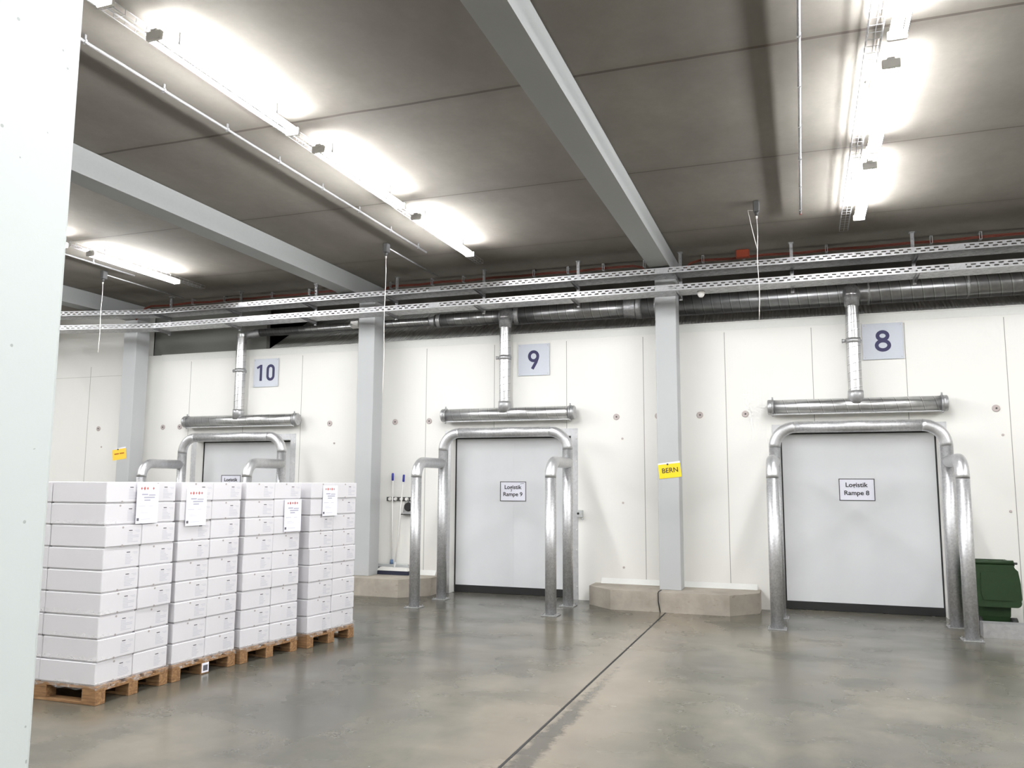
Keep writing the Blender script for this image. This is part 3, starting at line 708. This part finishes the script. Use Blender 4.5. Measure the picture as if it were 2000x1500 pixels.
# ------------------------------------------------------------------ brooms on the wall left of door 9
t = thing('tool_rail', (-6.3, YW, 1.5), 'grey wall rail with clips holding the two brooms', 'tool rail')
MB().box(-6.58, -6.03, YW-.02, YW, 1.455, 1.52, bev=.003).build('rail', DGREY, t, (-6.3, YW, 1.49))
for x in (-6.51, -6.405, -6.295, -6.2, -6.1): MB().tube([(x, YW-.02, 1.487), (x, YW-.055, 1.487)], [.03, .026], 14).build('clip_roller', WHITE, t, (x, YW-.03, 1.487))
t = thing('squeegee', (-6.45, YW-.06, .45), 'floor squeegee with white pole and blue grip, left on the rail', 'squeegee')
MB().tube([(-6.452, YW-.06, 1.8), (-6.44, YW-.06, .48)], .0125, 12).build('pole', WHITE, t, (-6.45, YW-.06, 1))
MB().tube([(-6.453, YW-.06, 1.79), (-6.453, YW-.06, 1.80), (-6.454, YW-.06, 1.90), (-6.454, YW-.06, 1.915)], [.014, .019, .019, .012], 14).build('grip', BLUE, t, (-6.453, YW-.06, 1.85))
MB().tube([(-6.44, YW-.06, .50), (-6.44, YW-.06, .43)], [.026, .032], 14).build('socket', BLUEG, t, (-6.44, YW-.06, .46))
MB().box(-6.73, -6.13, YW-.085, YW-.045, .375, .43, bev=.006).build('head_bar', LGREY, t, (-6.43, YW-.06, .4))
MB().box(-6.735, -6.125, YW-.09, YW-.04, .345, .378, bev=.004).build('rubber_blade', BLACK, t, (-6.43, YW-.06, .36))
t = thing('broom', (-6.3, YW-.13, .3), 'broom with white body and dark bristles beside the squeegee', 'broom')
MB().tube([(-6.25, YW-.07, 1.78), (-6.325, YW-.15, .45)], .0115, 12).build('pole', WHITE, t, (-6.28, YW-.1, 1))
MB().tube([(-6.249, YW-.07, 1.77), (-6.248, YW-.07, 1.78), (-6.245, YW-.065, 1.88), (-6.245, YW-.065, 1.89)], [.013, .019, .019, .012], 14).build('grip', BLUE, t, (-6.247, YW-.07, 1.83))
MB().tube([(-6.324, YW-.15, .47), (-6.335, YW-.17, .345)], [.016, .026], 12).build('socket', LGREY, t, (-6.33, YW-.16, .4))
MB().plate([(-6.615, .335), (-6.06, .335), (-6.09, .385), (-6.56, .39), (-6.6, .37)], YW-.22, YW-.13).build('broom_body', WHITE, t, (-6.33, YW-.17, .36))
MB().plate([(-6.635, .272), (-6.05, .272), (-6.07, .335), (-6.61, .335)], YW-.215, YW-.135).build('bristles', BRIS, t, (-6.33, YW-.17, .3))
t = thing('dustpan', (-6.19, YW-.05, 1.35), 'small steel dustpan with black brush hanging from the tool rail', 'dustpan')
MB().plate([(-6.27, 1.245), (-6.09, 1.245), (-6.11, 1.44), (-6.23, 1.44)], YW-.04, YW-.015).box(-6.27, -6.09, YW-.085, YW-.04, 1.245, 1.265).build('pan', GTRAY, t, (-6.19, YW-.04, 1.33))
MB().box(-6.275, -6.085, YW-.088, YW-.01, 1.232, 1.246).build('lip', BLACK, t, (-6.18, YW-.05, 1.24))
MB().tube([(-6.165, YW-.042, 1.36), (-6.165, YW-.075, 1.36)], [.075, .06], 24).build('hand_brush', BLACK, t, (-6.165, YW-.06, 1.36))
MB().tube([(-6.17, YW-.03, 1.44), (-6.165, YW-.03, 1.487)], .008, 8).build('hook', GDARK, t, (-6.17, YW-.03, 1.46))

# ------------------------------------------------------------------ wheeled bin and steel box on the right
t = thing('wheeled_bin', (2.12, 11.6, 0), 'green wheeled bin with its lid hanging open, right of door 8', 'bin')
m = MB()     # tapering body
y0, y1 = 11.42, 11.86
def body_ring(z, g): return [(1.92-g, y0-g, z), (2.31+g, y0-g, z), (2.31+g, y1+g, z), (1.92-g, y1+g, z)]
rings = [[m.bm.verts.new(p) for p in body_ring(z, g)] for z, g in ((.05, -.05), (.55, .0), (.80, .012), (.80, .03), (.84, .03), (.84, .005), (.2, -.03))]
for a, b in zip(rings, rings[1:]):
    for i in range(4): m._face([a[i], a[(i+1) % 4], b[(i+1) % 4], b[i]])
m._face(rings[0]); m._face(rings[-1])
m.build('bin_body', BIN, t, (2.12, 11.6, 0))
m = MB(); yl = 11.355    # lid flipped back towards the hall, rounded lower corners
lid = [(1.90, .815), (2.32, .815), (2.335, .775), (2.365, .745), (2.385, .6), (2.39, .42)]+arc(2.33, .375, .055, .055, 20, -90, 6)+arc(1.96, .37, .05, .05, -90, -180, 6)+[(1.895, .42), (1.89, .70)]
m.plate(lid, yl, yl+.022)
m.plate([(1.97, .72), (2.30, .72), (2.315, .46), (2.29, .40), (1.99, .40), (1.965, .46)], yl-.012, yl)
m.build('lid', BIN, t, (2.12, yl, .6))
MB().tube([(1.885, yl+.02, .842), (2.325, yl+.02, .842)], .028, 14).build('handle_bar', BIN, t, (2.1, yl, .84))
MB().tube([(2.325, yl+.02, .835), (2.365, yl+.02, .833)], .014, 10).build('hinge_pin', DGREY, t, (2.34, yl, .83))
for x in (1.9, 2.27): MB().tube([(x, 11.40, .1), (x+.06, 11.40, .1)], .1, 24).build('wheel', BLACK, t, (x, 11.4, .1))
t = thing('steel_box', (2.7, 11.1, 0), 'low galvanised steel trough on the floor in front of the green bin', 'trough')
MB().box(1.915, 3.6, 11.08, 11.09, .004, .165).build('front_panel', SSTEEL, t, (2.7, 11.08, .08))
MB().box(1.915, 1.925, 11.09, 11.27, .004, .165).box(3.59, 3.6, 11.09, 11.27, .004, .165).build('end_panel', SSTEEL, t, (2, 11.2, .08))
MB().box(1.915, 3.6, 11.27, 11.28, .004, .165).build('back_panel', SSTEEL, t, (2.7, 11.27, .08))
MB().box(1.915, 3.6, 11.08, 11.28, .0006, .004).build('bottom_panel', SSTEEL, t, (2.7, 11.18, .0))

# ------------------------------------------------------------------ pallets of white cartons
PAL = [('nearest', (-5.305, 5.25), .0), ('second', (-5.29, 6.07), .075), ('third', (-5.205, 6.89), .16), ('farthest', (-5.03, 7.775), .14)]
LAY = ['top', 'second', 'third', 'fourth', 'fifth', 'sixth', 'seventh', 'eighth', 'bottom']
BW, BD, BH = .388, .578, .177      # along the row, depth, height
def make_pallet():
    t = thing('pallet', (0, 0, 0), '', 'pallet', 'wooden pallets under the cartons')
    D, Wd = 1.17, .785
    for i in range(5):
        a = [0, .155, .32, .505, .64][i]; b = [.145, .255, .465, .605, .785][i]
        MB().box(-D, 0, a, b, .122, .143, bev=.002).build('deck_board', WOOD, t, local=True)
    for x in (-D, -.5*D-.07, -.142): MB().box(x, x+.142, 0, Wd, .101, .1215, bev=.002).build('cross_board', WOOD, t, local=True)
    for x in (-D, -.5*D-.07, -.142):
        for a, b in ((0, .1), (.3425, .4425), (.685, .785)): MB().box(x, x+.142, a, b, .0225, .1005, bev=.002).build('block', WOOD, t, local=True)
    for a, b in ((0, .1), (.3425, .4425), (.685, .785)): MB().box(-D, 0, a, b, .001, .022, bev=.002).build('bottom_board', WOOD, t, local=True)
    for o in t.children: o.location = (0, 0, 0)
    return t
def make_carton(seed):
    r = random.Random(seed); m = MB()
    m.box(-BD, 0, 0, BW, .009, BH, 0, bev=.005); m.box(-BD+.012, -.012, .012, BW-.012, 0, .012, 0)
    e = .0006
    def q(y0, y1, z0, z1, mi): m.quad([(e, y0, z0), (e, y1, z0), (e, y1, z1), (e, y0, z1)], mi)
    y = .225; q(y+.02, y+.058, .128, .136, 2)                       # brand line
    for i in range(7):
        z = .112-.0125*i; q(y+.008, y+.06+r.random()*.075 if i > 1 else y+.06, z, z+.005, 1)
    q(y+.085, y+.14, .128, .132, 1); q(y+.1, y+.14, .118, .1215, 1)
    yc = .17+r.uniform(-.02, .02)
    for z, pr in ((BH-.017, .75), (.014, .6)):
        if r.random() < pr:
            pts = [(e, yc+.011*math.cos(a*PI/5), z+.009*math.sin(a*PI/5)) for a in range(10)]; m.quad(pts, 3)
    e2 = -BD-.0006
    return m.build('carton', [CART, PRINT, PRINTD, SMUDGE], local=True)
cart_src = [make_carton(s) for s in range(6)]; used = set()
pal0 = make_pallet()
for pi, (pname, (px, py), th) in enumerate(PAL):
    M = Matrix.Translation((px, py, 0)) @ Matrix.Rotation(-th, 4, 'Z')
    pl = pal0 if pi == 0 else copy_tree(pal0)
    pl.location = (px, py, 0); pl.rotation_euler = (0, 0, -th)
    pl['label'] = 'wooden pallet under the %s of the four carton stacks' % (pname if pname != 'second' else 'second nearest')
    if pi == 1:
        lb = MB().box(.0005, .0025, .352, .438, .012, .098).build('pallet_label', PAPER, pl, local=True); lb.location = (0, 0, 0); lb['label'] = 'white pallet label'
        lc = MB().box(.0025, .003, .368, .424, .028, .078).build('label_print', PRINTD, lb, local=True); lc.location = (0, 0, 0)
    zb = .1445; sh = [0, 0]
    for l in range(9):                                        # l = 0 bottom
        sh = [rnd.uniform(-.007, .007), rnd.uniform(-.005, .005)]
        lt = (8-l)/8.0
        for cI in range(2):
            for rI in range(2):
                k_ = rnd.randrange(6)
                o = cart_src[k_] if k_ not in used else cart_src[k_].copy()
                if k_ in used: COL.objects.link(o)
                used.add(k_)
                lx = -.012+sh[0]+rnd.uniform(-.004, .004)-rI*(BD+.006); ly = .002+cI*(BW+.004)+sh[1]*.6
                o.location = M @ Vector((lx, ly, zb+l*.1785))
                o.rotation_euler = (0, 0, -th+rnd.uniform(-.006, .006))
                lay = LAY[8-l]; ln = lay+' layer' if lay in ('top', 'bottom') else lay+' layer from the top'
                tag(o, 'white carton, %s, %s %s column, %s stack' % (ln, 'front' if rI == 0 else 'rear', 'left' if cI == 0 else 'right', pname if pname != 'second' else 'second nearest'), 'carton', 'white cartons stacked on four pallets')
    # document sheet taped to the front of the stack
    y0, zt = [(.305, 1.735), (.06, 1.69), (.525, 1.575), (.175, 1.72)][pi]
    sw, shh = .25, .335
    dn = M @ Vector((.003, y0+sw/2, zt-shh/2))
    t = thing('document_sheet', dn, 'white document sheet with red hazard symbols taped to the %s carton stack' % (pname if pname != 'second' else 'second nearest'), 'paper', 'document sheets taped to the carton stacks')
    t.rotation_euler = (0, 0, -th)
    def lk(m, name, mat):
        o = m.build(name, mat, None, local=True); o.parent = t; return o
    lk(MB().box(0, .0012, -sw/2, sw/2, -shh/2, shh/2), 'sheet', PAPER)
    def bars(rows, mat, name):
        m = MB()
        for a, b, z, h in rows: m.quad([(.0018, a, z), (.0018, b, z), (.0018, b, z+h), (.0018, a, z+h)])
        lk(m, name, mat)
    r = random.Random(pi)
    m = MB()
    for i in range(5):
        if pi == 0 and i == 3: continue
        yy, zz = -.075+.034*i, shh/2-.04; h = .014+.004*(i % 2)
        m.quad([(.0018, yy-h*.75, zz), (.0018, yy, zz-h), (.0018, yy+h*.75, zz), (.0018, yy, zz+h)])
    pk = lk(m, 'hazard_symbols', REDINK)
    bars([(-.07, .0, .07, .012), (.01, .085, .066, .01), (-.045, .08, .045, .011), (-.04, .03, .022, .011)], plain('bluish_grey_print', lin(170, 170, 186), .6), 'heading_lines')
    bars([(-.105, -.025, -.025, .008), (.015, .065, -.025, .006), (-.08, -.01, -.065, .004), (-.08, .02, -.08, .004), (-.07, .04, -.135, .005)], plain('pale_print', lin(206, 206, 216), .6), 'text_lines')
    bars([(-.115, -.09, -.145, .024)], PRINTD, 'stamp')
    # cling film skirt over the pallet deck
    m = MB(); n = 40; loop = []
    D, Wd = 1.17, .785
    per = [(-D, -.006), (.006, -.006), (.006, Wd+.006), (-D, Wd+.006)]
    pts = []
    for (ax, ay), (bx, by) in zip(per, per[1:]):
        for i in range(n): pts.append((ax+(bx-ax)*i/n, ay+(by-ay)*i/n))
    pts.append(per[-1])
    a_, b_ = [], []
    for i, (x_, y_) in enumerate(pts):
        j = .004*math.sin(i*1.7+pi)
        a_.append(m.bm.verts.new((x_+j*.4, y_-j*.4, .122+.012*math.sin(i*.9+pi)+.01*math.sin(i*.37)))); b_.append(m.bm.verts.new((x_-.004, y_, .168+.012*math.sin(i*.5+2*pi))))
    for i in range(len(pts)-1): m._face([a_[i], a_[i+1], b_[i+1], b_[i]], 0, True)
    def film_glint_bands(parent):                                  # crumpled film bands added as the wrap's highlights on the first stack's end face
        for zz, hh, xa in ((.34, .03, -.62), (.52, .022, -.5), (.70, .03, -.62), (1.41, .03, -.55)):
            m = MB(); aa, b2 = [], []
            path = [(xa+(0.008-xa)*i/24, -.010) for i in range(25)]+[(.009, .012*i) for i in range(1, 9)]
            for i, (x_, y_) in enumerate(path):
                w_ = .006*math.sin(i*1.3+zz*9); h2 = hh*(.35+.65*abs(math.sin(i*.7+zz*5)))
                aa.append(m.bm.verts.new((x_+.002*math.sin(i*2.1), y_-.002*abs(math.sin(i*2.1)), zz+w_))); b2.append(m.bm.verts.new((x_, y_, zz+w_+h2)))
            for i in range(len(path)-1): m._face([aa[i], aa[i+1], b2[i+1], b2[i]], 0, True)
            q = m.build('film_glint_band', FILM, None, local=True); q.parent = parent
    o = m.build('stretch_film', FILM, None, local=True); o.location = (px, py, 0); o.rotation_euler = (0, 0, -th)
    if pi == 0: film_glint_bands(o)
    tag(o, 'clear stretch film skirt around the foot of the %s carton stack' % (pname if pname != 'second' else 'second nearest'), 'film', 'stretch film around the carton stacks')

# ------------------------------------------------------------------ world and view
wd = bpy.data.worlds.new('world'); sc.world = wd; wd.use_nodes = True
wd.node_tree.nodes['Background'].inputs[0].default_value = (0, 0, 0, 1)
vs = sc.view_settings; vs.view_transform = 'Standard'; vs.look = 'None'; vs.gamma = 1; vs.use_curve_mapping = False; vs.exposure = 0.0
sc.cycles.max_bounces = 10; sc.cycles.diffuse_bounces = 5; sc.cycles.glossy_bounces = 4; sc.cycles.transparent_max_bounces = 12
sc.cycles.sample_clamp_indirect = 6
